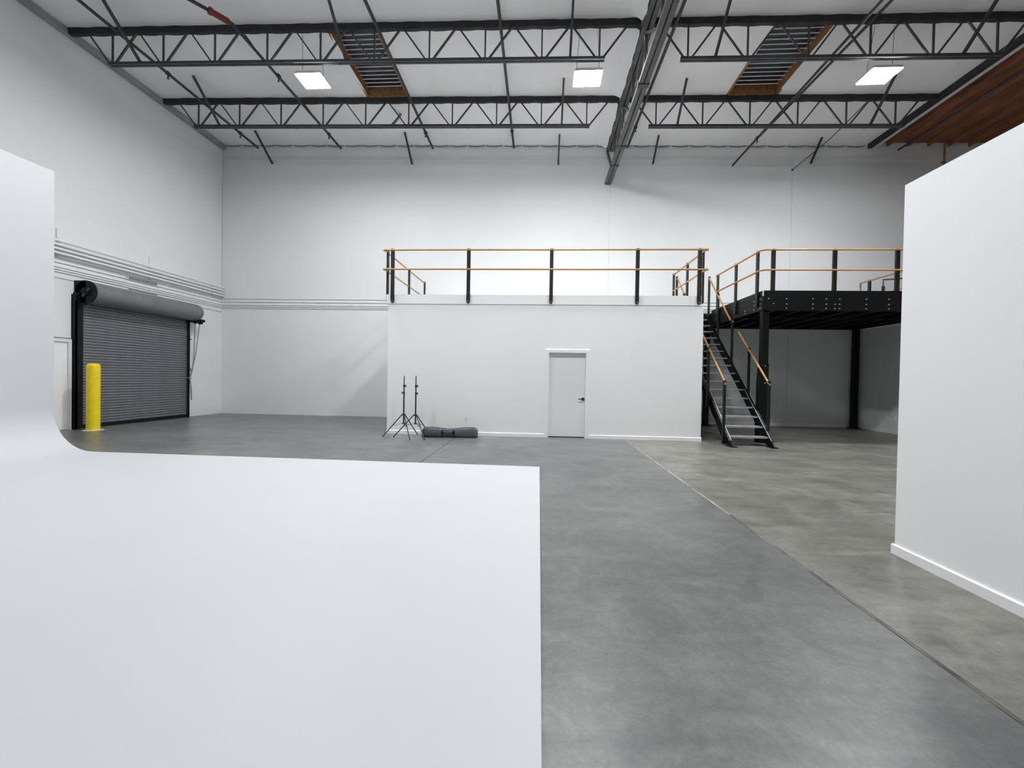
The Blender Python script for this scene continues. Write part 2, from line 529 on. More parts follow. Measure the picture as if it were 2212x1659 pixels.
joist(J1, XL+0.02, GX-0.12, -10.15, 1.26, LV, 0.83, 'far roof joist between the left wall and the central girder', [(-9.37, -0.98), (-4.28, 0.75), (0.50, -0.76)])
joist(J2, XL+0.02, GX-0.12, -10.08, 1.29, LV, 0.86, 'near roof joist between the left wall and the central girder', [(-9.33, -0.98), (-4.45, -0.98), (0.55, -0.95)])
joist(J1, GX+0.12, 10.24, 2.86, 9.45, RV, 0.845, 'far roof joist to the right of the central girder', [(3.62, -0.72), (8.61, -0.80)])
joist(J2, GX+0.12, 10.24, 2.90, 9.30, RV, 0.885, 'near roof joist to the right of the central girder', [(3.62, -0.95), (8.58, -0.95)])

# slanted braces from the ceiling to the back wall
for bx_, yt, zw, where in ((-9.40, 13.60, 8.74, 'leftmost'), (-4.45, 13.70, 8.66, 'second from the left'), (0.515, 13.82, 8.57, 'just left of the central girder'),
                           (3.62, 13.88, 8.55, 'just right of the central girder'), (8.62, 14.0, 8.50, 'rightmost')):
    tag(MB().bar((bx_, yt, ZC(bx_)-0.005), (bx_, YB-0.003, zw), 0.05, 0.05).build('wall_brace', 'pipe'),
        'short black slanted brace from ceiling to back wall, ' + where, 'brace', 'braces along the back wall')

# ------------------------------------------------------------------ central girder
g = thing('roof_girder', (GX, 10, 7.89), 'deep grey steel truss girder running away from the camera under the ceiling', 'girder')
Y0, Y1 = 3.0, YB-0.01
for nm, z in (('bottom_chord', 7.90), ('top_chord', 8.86)):
    c = MB()
    for s in (-1, 1):
        yy1 = Y1 if nm == 'bottom_chord' else 14.33
        c.box(GX+s*0.018 if s > 0 else GX-0.108, GX+0.108 if s > 0 else GX-0.018, Y0, yy1, z-0.008, z+0.012)
        c.box(GX+s*0.018-0.006, GX+s*0.018+0.006, Y0, yy1, z, z+0.11)
        c.box(GX+s*0.105-0.006, GX+s*0.105+0.006, Y0, yy1, z, z+0.06)
    c.build(nm, 'steel2', g)
B(GX-0.06, GX+0.06, Y0, 14.3, 8.97, ZC(GX)-0.005).build('nailer', 'chord', g)
k = 0
y = J1+1.265
while y > Y0:
    MB().bar((GX, y, 7.96), (GX, y, 8.88), 0.06, 0.05, up=(0, 1, 0)).build('web_post', 'steel2', g)
    if y-1.265 > Y0:
        ya, yb = (y, y-1.265) if k % 2 == 0 else (y-1.265, y)
        MB().bar((GX, ya, 7.96), (GX, yb, 8.88), 0.07, 0.05, up=(0, 1, 0)).build('web_diagonal', 'steel2', g)
    y -= 1.265
    k += 1
MB().bar((GX-0.09, 14.30, 8.86), (GX-0.02, 13.6, 7.95), 0.05, 0.09).build('web_diagonal', 'steel2', g)
for y, m in ((12.22, 'steel'), (13.30, 'steel'), (9.7, 'steel')):
    MB().box(GX-0.125, GX+0.125, y-0.06, y+0.06, 7.872, 7.90).box(GX-0.125, GX-0.113, y-0.06, y+0.06, 7.89, 8.0).box(GX+0.113, GX+0.125, y-0.06, y+0.06, 7.89, 8.0).build('gusset_collar', m, g)
for y in (J1, J2):
    MB().bar((GX-0.02, y+0.05, 8.88), (GX+0.05, y-0.06, 8.02), 0.05, 0.02).build('seat_stiffener', 'bar', g)

# right edge beam of the insulated bay
eb = thing('edge_beam', (10.32, 8, 8.85), 'black beam along the right edge of the white ceiling', 'beam')
B(10.25, 10.37, 3.0, YB-0.15, 8.87, ZC(10.3)-0.005).build('beam_web', 'chord', eb)
B(10.44, XBRK+0.01, 3.0, YB-0.1, 8.975, 8.995).build('edge_flashing', 'cover', eb)

# ------------------------------------------------------------------ sprinkler pipes
def pipe(pts, r, label, fittings=(), group='black sprinkler pipes under the ceiling'):
    t = thing('sprinkler_pipe', pts[-1], label, 'pipe', group)
    MB().tube(pts, r, 12).build('pipe_run', 'pipe', t)
    for (x, y, z) in fittings:
        f = MB().tube([(x, y-0.04, z), (x, y+0.04, z)], r*1.45, 12)
        f.tube([(x, y, z), (x, y, z-0.10)], 0.016, 8)
        f.lathe((x, y, z-0.13), [(0.012, 0.03), (0.030, 0.006), (0.030, 0.0)], 10)
        f.build('sprinkler_head', 'pipe', t)
    return t
ZP = 8.95
pipe([(-9.47, 2, ZP), (-9.49, 13.9, ZP)], 0.035, 'leftmost black sprinkler pipe along the ceiling, nearest the left wall', [(-9.48, 10.4, ZP), (-9.49, 13.05, ZP)])
p2 = pipe([(-7.95, 7.45, 8.99), (-6.92, 8.72, ZP), (-6.74, 8.98, ZP), (-6.70, 14.02, ZP)], 0.035, 'black sprinkler pipe with a red coupling, second from the left wall', [(-6.71, 10.6, ZP), (-6.70, 13.2, ZP)])
MB().tube([(-6.97, 8.66, 8.952), (-6.78, 8.93, 8.950)], 0.062, 12).tube([(-6.99, 8.63, 8.953), (-6.955, 8.68, 8.952)], 0.075, 12).build('red_coupling', 'red', p2)
pipe([(-3.62, 2, ZP), (-3.63, 14.1, ZP)], 0.036, 'black sprinkler pipe along the right side of the left skylight', [(-3.63, 13.2, ZP)])
pipe([(-0.958, 2, ZP), (-0.955, 14.15, ZP)], 0.034, 'black sprinkler pipe midway between left skylight and central girder', [(-0.955, 13.2, ZP)])
pipe([(2.80, 2, 8.99), (2.74, 14.3, 8.99)], 0.036, 'black sprinkler pipe close beside the central girder', [(2.75, 13.2, 8.99)])
pipe([(6.15, 2, 8.45), (6.155, 14.5, 8.45)], 0.030, 'lower pipe of the close pair right of the right skylight', [(6.15, 12.9, 8.45)])
pipe([(6.78, 2, 8.70), (6.37, 13.86, 8.70)], 0.030, 'upper pipe of the close pair right of the right skylight')
pipe([(11.08, 6, 8.72), (11.03, 14.2, 8.72)], 0.03, 'black pipe below the bare plywood deck at far right')
t = thing('drop_pipe', (12.6, YB-0.06, 8.2), 'thin brown vertical pipe on back wall under the plywood deck', 'pipe')
MB().tube([(12.63, YB-0.06, 7.6), (12.63, YB-0.06, 9.05)], 0.025, 8).build('pipe_run', 'wood', t)
B(12.58, 12.68, YB-0.06, YB, 8.45, 8.48).build('pipe_clip', 'steel', t)
t = thing('hanging_cable', (8.04, YB-0.02, 8.3), 'thin cable slanting from far joist down to the back wall', 'cable')
MB().tube([(8.60, J1, 8.95), (8.35, 13.2, 8.55), (8.05, YB-0.03, 8.30)], 0.012, 8).build('cable_run', 'steel', t)
B(8.03, 8.07, YB-0.03, YB, 8.27, 8.33).build('cable_clip', 'steel', t)

# ------------------------------------------------------------------ high bay lights
def high_bay(x, y, label, group):
    z = ZC(x)-1.00
    t = thing('high_bay_light', (x, y, z), label, 'ceiling light', group)
    MB().bevbox(x-0.31, x+0.31, y-0.26, y+0.26, z+0.012, z+0.075, 0.02).build('housing', 'cover', t)
    B(x-0.10, x+0.10, y-0.16, y+0.16, z+0.075, z+0.13).build('driver_box', 'cover', t)
    for s in (-1, 1):
        B(x-0.30, x+0.30, y+s*0.135-0.115, y+s*0.135+0.115, z, z+0.011).build('led_lens', 'lens', t)
    for sx in (-1, 1):
        MB().tube([(x+sx*0.26, y, z+0.07), (x+sx*0.20, y-0.12, ZC(x)-0.01)], 0.005, 6).build('hanging_wire', 'steel', t)
    return t
LX, LY = (-5.41, 0.97, 7.22), 9.87
for x, w in zip(LX, ('leftmost', 'middle', 'rightmost')):
    high_bay(x, LY, w + ' of the three glowing square high bay lights', 'high bay lights in a row')
for y in (ROW2,):
    for x in LX:
        high_bay(x, y, 'square high bay light above the foreground, out of view', 'high bay lights overhead out of view')

# ------------------------------------------------------------------ conduits on the walls
t = thing('conduit_rack', (XL, 11, 4.0), 'four thick white conduits on struts along left wall above the roll-up door', 'conduit')
for z in (4.405, 4.310, 4.215, 4.120):
    MB().tube([(XL+0.125, YF+2, z), (XL+0.125, 14.50, z)], 0.033, 12).build('conduit', 'wall', t)
for y in (4.6, 6.97, 9.34, 11.71, 14.07):
    B(XL, XL+0.042, y-0.02, y+0.02, 4.04, 4.70).build('strut_channel', 'wall', t)
    B(XL+0.04, XL+0.082, y-0.022, y+0.022, 4.05, 4.46).build('strut_clamp', 'wall', t)
ZCON = (4.055, 3.945, 3.838, 3.780, 3.725)
t = thing('surface_conduits', (XL, YB, 3.7), 'five slim white conduits running round the left wall and back wall corner', 'conduit')
for z in ZCON:
    MB().tube([(XL+0.018, YF+2, z-0.02), (XL+0.018, YB-0.06, z-0.012), (XL+0.028, YB-0.035, z-0.012), (XL+0.06, YB-0.018, z-0.01), (10.1, YB-0.018, z-0.06)], 0.0125, 8).build('conduit', 'wall', t)
t = thing('low_conduit', (6.0, YB, 0.4), 'thin conduit with two small boxes low on the back wall under mezzanine', 'conduit')
MB().tube([(4.0, YB-0.016, 0.36), (9.3, YB-0.016, 0.44)], 0.014, 8).build('conduit', 'wall', t)
for x in (7.55, 9.28):
    B(x-0.05, x+0.05, YB-0.045, YB, 0.36, 0.47).build('junction_box', 'wall', t)
t = thing('wall_conduit', (10.94, YB, 4.4), 'thin dark conduit bent at a corner on back wall above mezzanine', 'conduit')
MB().tube([(10.95, YB-0.02, 4.2), (10.93, YB-0.02, 4.77), (12.6, YB-0.02, 4.9)], 0.016, 8).build('conduit', 'steel', t)
B(10.90, 10.97, YB-0.05, YB, 4.40, 4.56).build('conduit_clamp', 'steel', t)

def slot_vent(z, label):
    t = thing('slot_vent', (XL, 11.49, z), label, 'vent', 'slot vents over the roll-up door')
    B(XL+0.031, XL+0.047, 11.03, 11.95, z-0.045, z+0.045).build('vent_frame', 'wall', t)
    for dz in (-0.020, 0.020):
        B(XL+0.041, XL+0.051, 11.05, 11.93, z+dz-0.012, z+dz+0.012).build('vent_slot', 'slot', t)
slot_vent(3.97, 'upper dark slot vent on left wall above the coil hood')
slot_vent(3.64, 'lower dark slot vent on left wall just above the coil hood')

# ------------------------------------------------------------------ roll-up door
t = thing('rollup_door', (XL, 11.4, 0), 'closed grey steel roll-up door with coil hood in the left wall', 'roll-up door')
GY0, GY1 = 9.66, 13.03
pz = 0.0705
sl = MB()
prof = [(0.0, 0.000), (0.002, 0.008), (0.026, 0.012), (0.030, 0.030), (0.028, 0.062), (0.024, 0.0685), (0.0, 0.0700)]
rings = []
for y in (GY0+0.10, GY1-0.03):
    rings.append([(p[0], y, p[1]) for p in prof] + [(-0.012, y, 0.0705), (-0.012, y, 0.0)])
sl.loft(rings, True, False)
yc = 0.0
sl_me = sl.mesh('slat', 'slat')
for i in range(45):
    place(sl_me, 'slat', t, (XL+0.055, 0, 0.085+pz*i))
B(XL+0.03, XL+0.10, GY0+0.12, GY1-0.04, 0.012, 0.088).build('bottom_bar', 'guide', t)
MB().box(XL, XL+0.13, GY0, GY0+0.03, 0, 3.25).box(XL+0.10, XL+0.13, GY0, GY0+0.16, 0, 3.10).box(XL, XL+0.02, GY0, GY0+0.14, 0, 3.25).build('guide', 'guide', t)
MB().box(XL, XL+0.13, GY1-0.03, GY1, 0, 3.25).box(XL+0.10, XL+0.13, GY1-0.07, GY1, 0, 3.10).box(XL, XL+0.02, GY1-0.12, GY1, 0, 3.25).build('guide', 'guide', t)
HXc, HZc, HR = XL+0.30, 3.315, 0.262
def hood_ring(y, r):
    pts = [(HXc+r*math.cos(a), y, HZc+r*math.sin(a)) for a in [math.radians(-100+10*i) for i in range(20)]]
    pts += [(XL+0.02, y, HZc+r), (XL+0.02, y, HZc-r*0.6)]
    return pts
hd = MB()
hd.loft([hood_ring(9.755, HR), hood_ring(13.0, HR), hood_ring(13.06, HR*0.97), hood_ring(13.10, HR*0.88), hood_ring(13.12, HR*0.7)], True, True)
hd.build('coil_hood', 'hood', t)
def disc(y0, y1, r):
    return MB().loft([[(HXc+r*math.cos(a), y, HZc+r*math.sin(a)) for a in [2*math.pi*i/28 for i in range(28)]] for y in (y0, y1)], True, False)
br = disc(9.72, 9.757, HR+0.012)
br.box(XL, HXc, 9.72, 9.757, 3.0, HZc+HR+0.01).box(XL, XL+0.16, 9.70, 9.757, 2.9, 3.3)
bo = br.build('end_bracket', 'guide', t)
MB().loft([[(HXc+r*math.cos(a), y, HZc+r*math.sin(a)) for a in [2*math.pi*i/16 for i in range(16)]] for y, r in ((9.66, 0.05), (9.69, 0.05), (9.69, 0.10), (9.72, 0.10))], True, False).build('shaft_hub', 'guide', bo)
MB().bar((HXc-0.05, 9.70, HZc-0.12), (HXc+0.12, 9.70, HZc+0.08), 0.03, 0.05).build('tension_arm', 'steel', bo)
rb = MB().box(XL, XL+0.42, 13.03, 13.06, 3.02, 3.2).box(XL+0.05, XL+0.45, 13.06, 13.22, 3.03, 3.12).box(XL+0.25, XL+0.45, 13.22, 13.26, 3.05, 3.11).box(XL+0.30, XL+0.42, 12.95, 13.0, 2.97, 3.04).box(XL+0.30, XL+0.42, 13.15, 13.2, 2.97, 3.04)
rb.build('chain_bracket', 'guide', t)
ch = MB().tube([(XL+0.33, 12.99, 3.0), (XL+0.31, 12.985, 2.0), (XL+0.27, 12.97, 1.5), (XL+0.20, 12.965, 1.25)], 0.014, 8)
ch.tube([(XL+0.33, 13.18, 3.0), (XL+0.30, 13.06, 2.0), (XL+0.26, 12.97, 1.5), (XL+0.20, 12.94, 1.25)], 0.014, 8)
ch.tube([(XL+0.20, 12.95, 1.25), (XL+0.22, 12.985, 0.9), (XL+0.23, 12.99, 0.55)], 0.018, 8)
ch.tube([(XL+0.20, 12.96, 1.25), (XL+0.23, 12.96, 0.9), (XL+0.23, 12.985, 0.55)], 0.016, 8)
ch.build('hand_chain', 'chain', t)
MB().box(XL, XL+0.22, 12.945, 12.99, 1.235, 1.265).lathe((XL+0.20, 12.965, 1.215), [(0.03, 0), (0.045, 0.02), (0.03, 0.05)], 10).build('chain_keeper', 'chain', t)
B(XL, XL+0.05, 13.05, 13.19, 1.46, 1.56).build('latch_box', 'lead', t)
B(XL+0.05, XL+0.16, 13.03, 13.055, 2.46, 2.49).build('latch_pin', 'steel', t)

# bollard
t = thing('bollard', (-10.6, 9.62, 0), 'yellow steel bollard in front of the grey roll-up door', 'bollard')
MB().lathe((-10.6, 9.62, 0), [(0.128, 0.0), (0.128, 1.50), (0.124, 1.545), (0.110, 1.575), (0.08, 1.59), (0.03, 1.595)], 32).build('post_sleeve', 'yellow', t)
MB().lathe((-10.6, 9.62, 0.001), [(0.20, 0.0), (0.19, 0.010), (0.128, 0.016)], 32).build('grout_ring', 'ring', t)

# man door in the left wall, mostly behind the cyclorama
t = thing('door_2', (XL, 9.1, 0), 'white door in left wall between cyclorama edge and roll-up door', 'door', kind='structure')
for a in ((8.60, 8.67, 0, 2.16), (9.57, 9.64, 0, 2.16), (8.67, 9.57, 2.09, 2.16)):
    B(XL, XL+0.045, a[0], a[1], a[2], a[3]).build('door_frame', 'wall', t)
B(XL, XL+0.012, 8.675, 9.565, 0.01, 2.085).build('door_leaf', 'door', t)
tag(B(XL, XL+0.02, 8.1, 9.75, 2.175, 2.19).build('trim_3', 'seam'), 'drip edge over the white door in the left wall', 'trim', kind='structure')

# ------------------------------------------------------------------ office enclosure
OX0, OX1, OY, OZ = -3.724, 3.829, 10.392, 3.187
DX0, DX1, DZ = 0.224, 1.127, 2.045
t = thing('office_enclosure', (0.05, 12.4, 0), 'white boxed office with flat railed roof against the back wall', 'room')
MB().box(OX0, DX0, OY, OY+0.13, 0, OZ).box(DX1, OX1, OY, OY+0.13, 0, OZ).box(DX0, DX1, OY, OY+0.13, DZ, OZ).build('front_wall', 'office', t)
B(OX0, OX0+0.13, OY+0.13, YB-0.01, 0, OZ).build('side_wall', 'office', t)
B(OX1-0.13, OX1, OY+0.13, YB-0.01, 0, OZ).build('side_wall', 'office', t)
B(OX0+0.13, OX1-0.13, OY+0.13, YB-0.01, OZ-0.1, 3.36).build('roof_deck', 'office', t)
FZ = 3.415
B(OX0-0.045, OX1-0.06, OY-0.022, OY+0.0, OZ+0.004, FZ).build('fascia', 'office', t)
B(OX0-0.045, OX0, OY, YB-0.01, OZ+0.012, FZ).build('fascia', 'office', t)
B(OX1, OX1+0.045, OY+0.10, 12.8, OZ+0.0, FZ).build('fascia', 'office', t)
B(OX0+0.13, OX1-0.13, OY+0.0, OY+0.13, OZ, FZ-0.01).build('deck_edge', 'office', t)
for x0, x1 in ((OX0-0.013, DX0-0.085), (DX1+0.085, OX1+0.013)):
    skirt(x0, x1, OY, 0.085).build('baseboard', 'trim', t)
B(OX1, OX1+0.013, OY, YB-0.02, 0, 0.085).build('baseboard', 'trim', t)
# its door
d = thing('door_1', (0.675, OY, 0), 'plain white door with black lever in the office front', 'door', kind='structure')
for a in ((DX0-0.085, DX0, 0, DZ), (DX1, DX1+0.085, 0, DZ), (DX0-0.085, DX1+0.085, DZ, DZ+0.08)):
    MB().loft([[(x, OY, a[2]), (x, OY-0.022, a[2]), (x, OY-0.022, a[3]-0.009), (x, OY-0.014, a[3]), (x, OY, a[3])] for x in (a[0], a[1])], True, False).build('casing', 'trim', d)
for a in ((DX0, DX0+0.015), (DX1-0.015, DX1)):
    B(a[0], a[1], OY-0.01, OY+0.13, 0, DZ-0.015).build('jamb', 'trim', d)
B(DX0, DX1, OY-0.01, OY+0.13, DZ-0.015, DZ).build('jamb', 'trim', d)
lf = B(DX0+0.018, DX1-0.018, OY+0.085, OY+0.125, 0.022, DZ-0.018).build('door_leaf', 'door', d)
hz, hx = 0.935, 1.065
hb = MB().bevbox(hx-0.034, hx+0.034, OY+0.070, OY+0.085, hz-0.034, hz+0.034, 0.004)
hb.tube([(hx, OY+0.08, hz), (hx, OY+0.03, hz), (hx-0.02, OY+0.025, hz), (hx-0.115, OY+0.025, hz)], 0.011, 8)
hb.build('lever_handle', 'lever', lf)
B(DX0+0.015, DX1-0.015, OY+0.09, OY+0.128, 0.0, 0.012).build('threshold', 'slot', d)
t = thing('wall_outlet', (-1.752, OY, 0.38), 'white wall outlet low on the office front above the bag', 'outlet')
MB().loft([[(-1.752+s*0.036, y, 0.38+q*0.058) for s, q in ((-1, -1), (1, -1), (1, 1), (-1, 1))] for y, in ((OY-0.001,), (OY-0.006,))], True, False).build('cover_plate', 'plate', t)
for dz in (-0.024, 0.024):
    B(-1.766, -1.738, OY-0.008, OY-0.006, 0.38+dz-0.013, 0.38+dz+0.013).build('socket', 'core', t)

# ------------------------------------------------------------------ railings
def rail_post(parent, x, y, z0, z1, ax, w=0.085, d=0.045, foot=True):
    """flat post standing outside an edge; ax: 'x' when its wide face looks along Y"""
    hw, hd = (w/2, d/2) if ax == 'x' else (d/2, w/2)
    p = MB()
    rings = []
    for k, z in ((0.45, z0), (0.85, z0+0.03), (1.0, z0+0.07), (1.0, z1-0.012), (0.8, z1)):
        kx, ky = (k, 1) if ax == 'x' else (1, k)
        if not foot and z < z0+0.08:
            kx = ky = 1
        rings.append([(x-hw*kx, y-hd*ky, z), (x+hw*kx, y-hd*ky, z), (x+hw*kx, y+hd*ky, z), (x-hw*kx, y+hd*ky, z)])
    o = p.loft(rings, True, False).build('rail_post', 'post', parent)
    if foot:
        bb = MB()
        s = -1
        if ax == 'x':
            bb.loft([[(x+0.011*math.cos(a), yy, z0+0.045+0.011*math.sin(a)) for a in [2*math.pi*i/8 for i in range(8)]] for yy in (y-hd, y-hd-0.008)], True, False)
        else:
            s = -1 if parent['side'] < 0 else 1
            bb.loft([[(xx, y+0.011*math.cos(a), z0+0.045+0.011*math.sin(a)) for a in [2*math.pi*i/8 for i in range(8)]] for xx in (x+s*hd, x+s*(hd+0.008))], True, False)
        bb.build('foot_bolt', 'bolt', o)
    return o

ZR, ZM, RR = 4.485, 4.02, 0.021
t = thing('roof_railing', (0, OY, 3.2), 'amber railing with black posts round the roof of the white office', 'railing')
t['side'] = -1
yf = OY-0.046
for x in (-3.611, -1.742, 0.252, 2.273, 3.700):
    rail_post(t, x, yf, 3.205, ZR+0.035, 'x')
xl = OX0-0.045-0.024
xr = OX1+0.045+0.024
for y in (10.52, 12.27, 13.95):
    rail_post(t, xl, y, 3.24, ZR+0.03, 'y')
t['side'] = 1
for y in (10.52, 11.60, 12.75):
    rail_post(t, xr-0.06, y, 3.24, ZR+0.03, 'y')
for z in (ZR, ZM):
    MB().tube([(-3.80, yf-0.022, z), (3.86, yf-0.022, z)], RR, 10).build('rail_tube', 'rail', t)
    MB().tube([(xl-0.01, 10.34, z-0.01), (xl-0.01, 14.0, z-0.01)], RR, 10).build('rail_tube', 'rail', t)
    MB().tube([(xr-0.07, 10.34, z-0.01), (xr-0.07, 12.80, z-0.01)], RR, 10).build('rail_tube', 'rail', t)
    for x, s in ((xl, -1), (xr-0.06, 1)):
        MB().lathe((x, yf-0.01, z-0.035), [(0.012, 0.0), (0.034, 0.012), (0.034, 0.06), (0.02, 0.07)], 10).tube([(x+s*0.05, yf-0.02, z), (x-s*0.02, yf-0.02, z)], 0.027, 8).build('corner_fitting', 'fitting', t)

# ------------------------------------------------------------------ mezzanine
MX0, MX1, MY0, MY1, MZ = 5.16, 10.10, 10.36, 14.46, 3.545
t = thing('mezzanine', (7.5, 12.4, 0), 'black steel mezzanine platform on posts to the right of the stairs', 'mezzanine')
ff = MB().box(MX0, MX1, MY0-0.012, MY0, 3.09, MZ).box(MX0, MX1, MY0, MY0+0.07, 3.09, 3.102).box(MX0, MX1, MY0, MY0+0.05, 3.46, 3.475)
ff.build('front_beam', 'black', t)
MB().box(MX0-0.012, MX0, MY0-0.012, MY1, 3.10, 3.41).box(MX0, MX0+0.06, MY0, MY1, 3.10, 3.112).build('side_beam', 'black', t)
B(MX0-0.010, MX0, MY0-0.012, 13.35, 3.415, MZ).build('kick_plate', 'black', t)
MB().box(MX1-0.07, MX1, MY0, MY1, 3.14, 3.41).build('side_beam', 'black', t)
B(MX0, MX1, MY1-0.08, MY1, 3.14, 3.41).build('back_beam', 'black', t)
MB().box(MX0, MX1-0.07, 11.90, 11.97, 3.125, 3.137).box(MX0, MX1-0.07, 11.93, 11.94, 3.13, 3.41).build('cross_beam', 'black', t)
jx = [5.676+0.5835*k for k in range(8)]
jm = MB().box(-0.006, 0.006, 0, MY1-MY0-0.1, 0.0, 0.25).box(-0.006, 0.055, 0, MY1-MY0-0.1, 0.0, 0.010)
jme = jm.mesh('floor_joist', 'post')  # joists lighter than the deck, putting their flange highlights into the colour
for x in jx[:8]:
    place(jme, 'floor_joist', t, (x, MY0+0.01, 3.16))
dk = MB()
n = 48
for i in range(n):
    xa = MX0+(MX1-MX0)*i/n
    w = (MX1-MX0)/n
    z = 3.41 if i % 2 else 3.435
    dk.box(xa, xa+w, MY0+0.001, MY1, z, 3.46)
dk.build('deck_sheet', 'blackdeck', t)
B(MX0, MX1, MY0+0.002, MY1, 3.461, 3.475).build('deck_board', 'lead', t)
for x, y, nm in ((5.255, 10.47, 1), (5.42, 14.34, 0), (10.035, 14.37, 0), (9.7, 10.47, 0)):
    p = MB().bevbox(x-0.075, x+0.075, y-0.075, y+0.075, 0.015, 3.14 if y > 11 else 3.42, 0.006).build('support_post', 'black', t)
    B(x-0.14, x+0.14, y-0.12, y+0.10, 0, 0.016).build('base_plate', 'black', p)
    if nm:
        MB().loft([[(x-0.085-k, y-0.085, z), (x+0.085, y-0.085, z), (x+0.085, y+0.085, z), (x-0.085-k, y+0.085, z)] for k, z in ((0.035, 0.02), (0.025, 1.45), (0.0, 1.85))], True, False).build('post_guard', 'black', p)
        for z in (1.80, 1.40):
            B(x-0.012, x+0.012, y-0.096, y-0.084, z-0.012, z+0.012).build('guard_bolt', 'bolt', p)
bolt = MB().loft([[(0.016*math.cos(a), y, 0.013*math.sin(a)) for a in [2*math.pi*i/6 for i in range(6)]] for y in (0.0, -0.012)], True, False).mesh('bolt', 'bolt')
for x, zs in ((5.274, (3.355,)), (5.388, (3.245,)), (5.676, (3.355, 3.235, 3.135)), (6.259, (3.355, 3.235, 3.135)), (6.554, (3.355, 3.235, 3.135)),
              (6.747, (3.235, 3.135)), (6.848, (3.355, 3.235, 3.135)), (7.432, (3.355, 3.235, 3.135)), (7.923, (3.355, 3.235, 3.135)), (8.6, (3.355, 3.235, 3.135)), (9.2, (3.355, 3.235, 3.135))):
    for z in zs:
        place(bolt, 'bolt', t, (x, MY0-0.012, z))
for y, zs in ((10.75, (3.36, 3.16)), (11.2, (3.2, 3.14)), (10.45, (3.36, 3.25, 3.15))):
    for z in zs:
        place(bolt, 'bolt', t, (MX0-0.012, y, z), rot=(0, 0, -math.pi/2))
B(MX0-0.018, MX0+0.004, MY0-0.018, MY0+0.004, 3.42, MZ).build('corner_edge', 'bar', t)

t = thing('mezzanine_railing', (7.5, MY0, 3.2), 'amber railing with black posts along the black mezzanine', 'railing')
t['side'] = -1
yf = MY0-0.036
for x in (5.38, 6.745, 8.115, 9.485):
    rail_post(t, x, MY0+0.026, 3.476, ZR+0.035, 'x', foot=False)
xl = MX0-0.036
for y in (10.58, 11.70, 12.86):
    rail_post(t, xl, y, 3.19, ZR+0.035, 'y')
t['side'] = 1
for y in (10.9, 12.2, 13.48):
    rail_post(t, 9.76, y, 3.46, ZR+0.03, 'y', foot=False)
for z in (ZR, ZM):
    MB().tube([(xl-0.02, 12.92, z), (xl-0.02, 10.42, z), (xl+0.06, yf+0.03, z), (xl+0.09, yf+0.02, z), (9.76, yf+0.02, z)], RR, 10).build('rail_tube', 'rail', t)
MB().tube([(9.76, yf-0.02, ZR), (9.74, 13.82, ZR), (9.80, 13.90, ZR-0.04), (9.82, 13.90, ZM+0.02), (9.76, 13.75, ZM), (9.76, yf, ZM)], RR, 10).build('rail_tube', 'rail', t)

# ------------------------------------------------------------------ stairs with landing
t = thing('staircase', (4.64, 9.8, 0), 'steep open steel staircase with grey treads between office and mezzanine', 'staircase')
RISE, RUN, SX0, SX1 = 0.2062, 0.243, 4.215, 5.065
NT = 16
def sy(z):
    return 9.80+(z-0.2)*RUN/RISE
for x, s in ((SX0, -1), (SX1, 1)):
    sm = MB()
    a, b = 0.0, 3.48
    dn = 0.235                                       # depth of the channel measured in plan
    w0, w1 = (x-0.012, x) if s < 0 else (x, x+0.012)
    def pl(z, off):
        return sy(z)+off
    prof = [(pl(0.0, -0.02), 0.0), (pl(0.0, 0.24), 0.0), (pl(3.20, 0.30), 3.20), (pl(3.48, 0.30), 3.48), (pl(3.48, -0.05), 3.48), (pl(0.12, -0.05), 0.12)]
    sm.loft([[(w, p[0], p[1]) for p in prof] for w in (w0, w1)], True, False)
    # flanges along the slope
    f0, f1 = (x-0.055, x) if s < 0 else (x, x+0.055)
    for off in (-0.05, 0.275):
        sm.bar(((f0+f1)/2, pl(0.12 if off < 0 else 0.03, off), 0.12 if off < 0 else 0.03), ((f0+f1)/2, pl(3.45, off), 3.45), 0.055, 0.010, up=(0, -1, 1))
    so = sm.build('stringer', 'black', t)
    MB().bar((x, pl(0.14, -0.058), 0.14), (x, pl(1.25, -0.058), 1.25), 0.014, 0.006, up=(0, -1, 1)).build('pale_edge', 'tread', so)  # thin pale strip along the lower part of the stringer edge
    B(x-0.07, x+0.07, 9.52, 9.80, 0.0, 0.014).build('foot_plate', 'black', so)
tm = MB()
tm.box(SX0, SX1, -0.01, 0.235, -0.006, 0.0).box(SX0, SX1, -0.014, -0.008, -0.032, 0.0).box(SX0, SX1, 0.229, 0.235, -0.035, 0.0)
tme = tm.mesh('tread', 'tread')
for k in range(1, NT+1):
    place(tme, 'tread', t, (0, sy(RISE*k), RISE*k))
LYF = sy(RISE*17)
B(OX1+0.05, MX0-0.015, LYF-0.08, YB-0.03, 3.40, 3.49).build('landing_deck', 'black', t)
B(OX1+0.05, MX0-0.015, LYF-0.09, LYF-0.08, 3.22, 3.495).build('landing_fascia', 'black', t)
for x in (3.98, 5.08):
    B(x-0.05, x+0.05, 14.30, 14.40, 0, 3.40).build('landing_post', 'black', t)
PY = [9.92, 10.87, 11.83, 12.775, 13.47]
PZ = [(0.02, 1.45), (0.80, 2.25), (1.65, 3.10), (2.45, 3.95), (3.40, 4.60)]
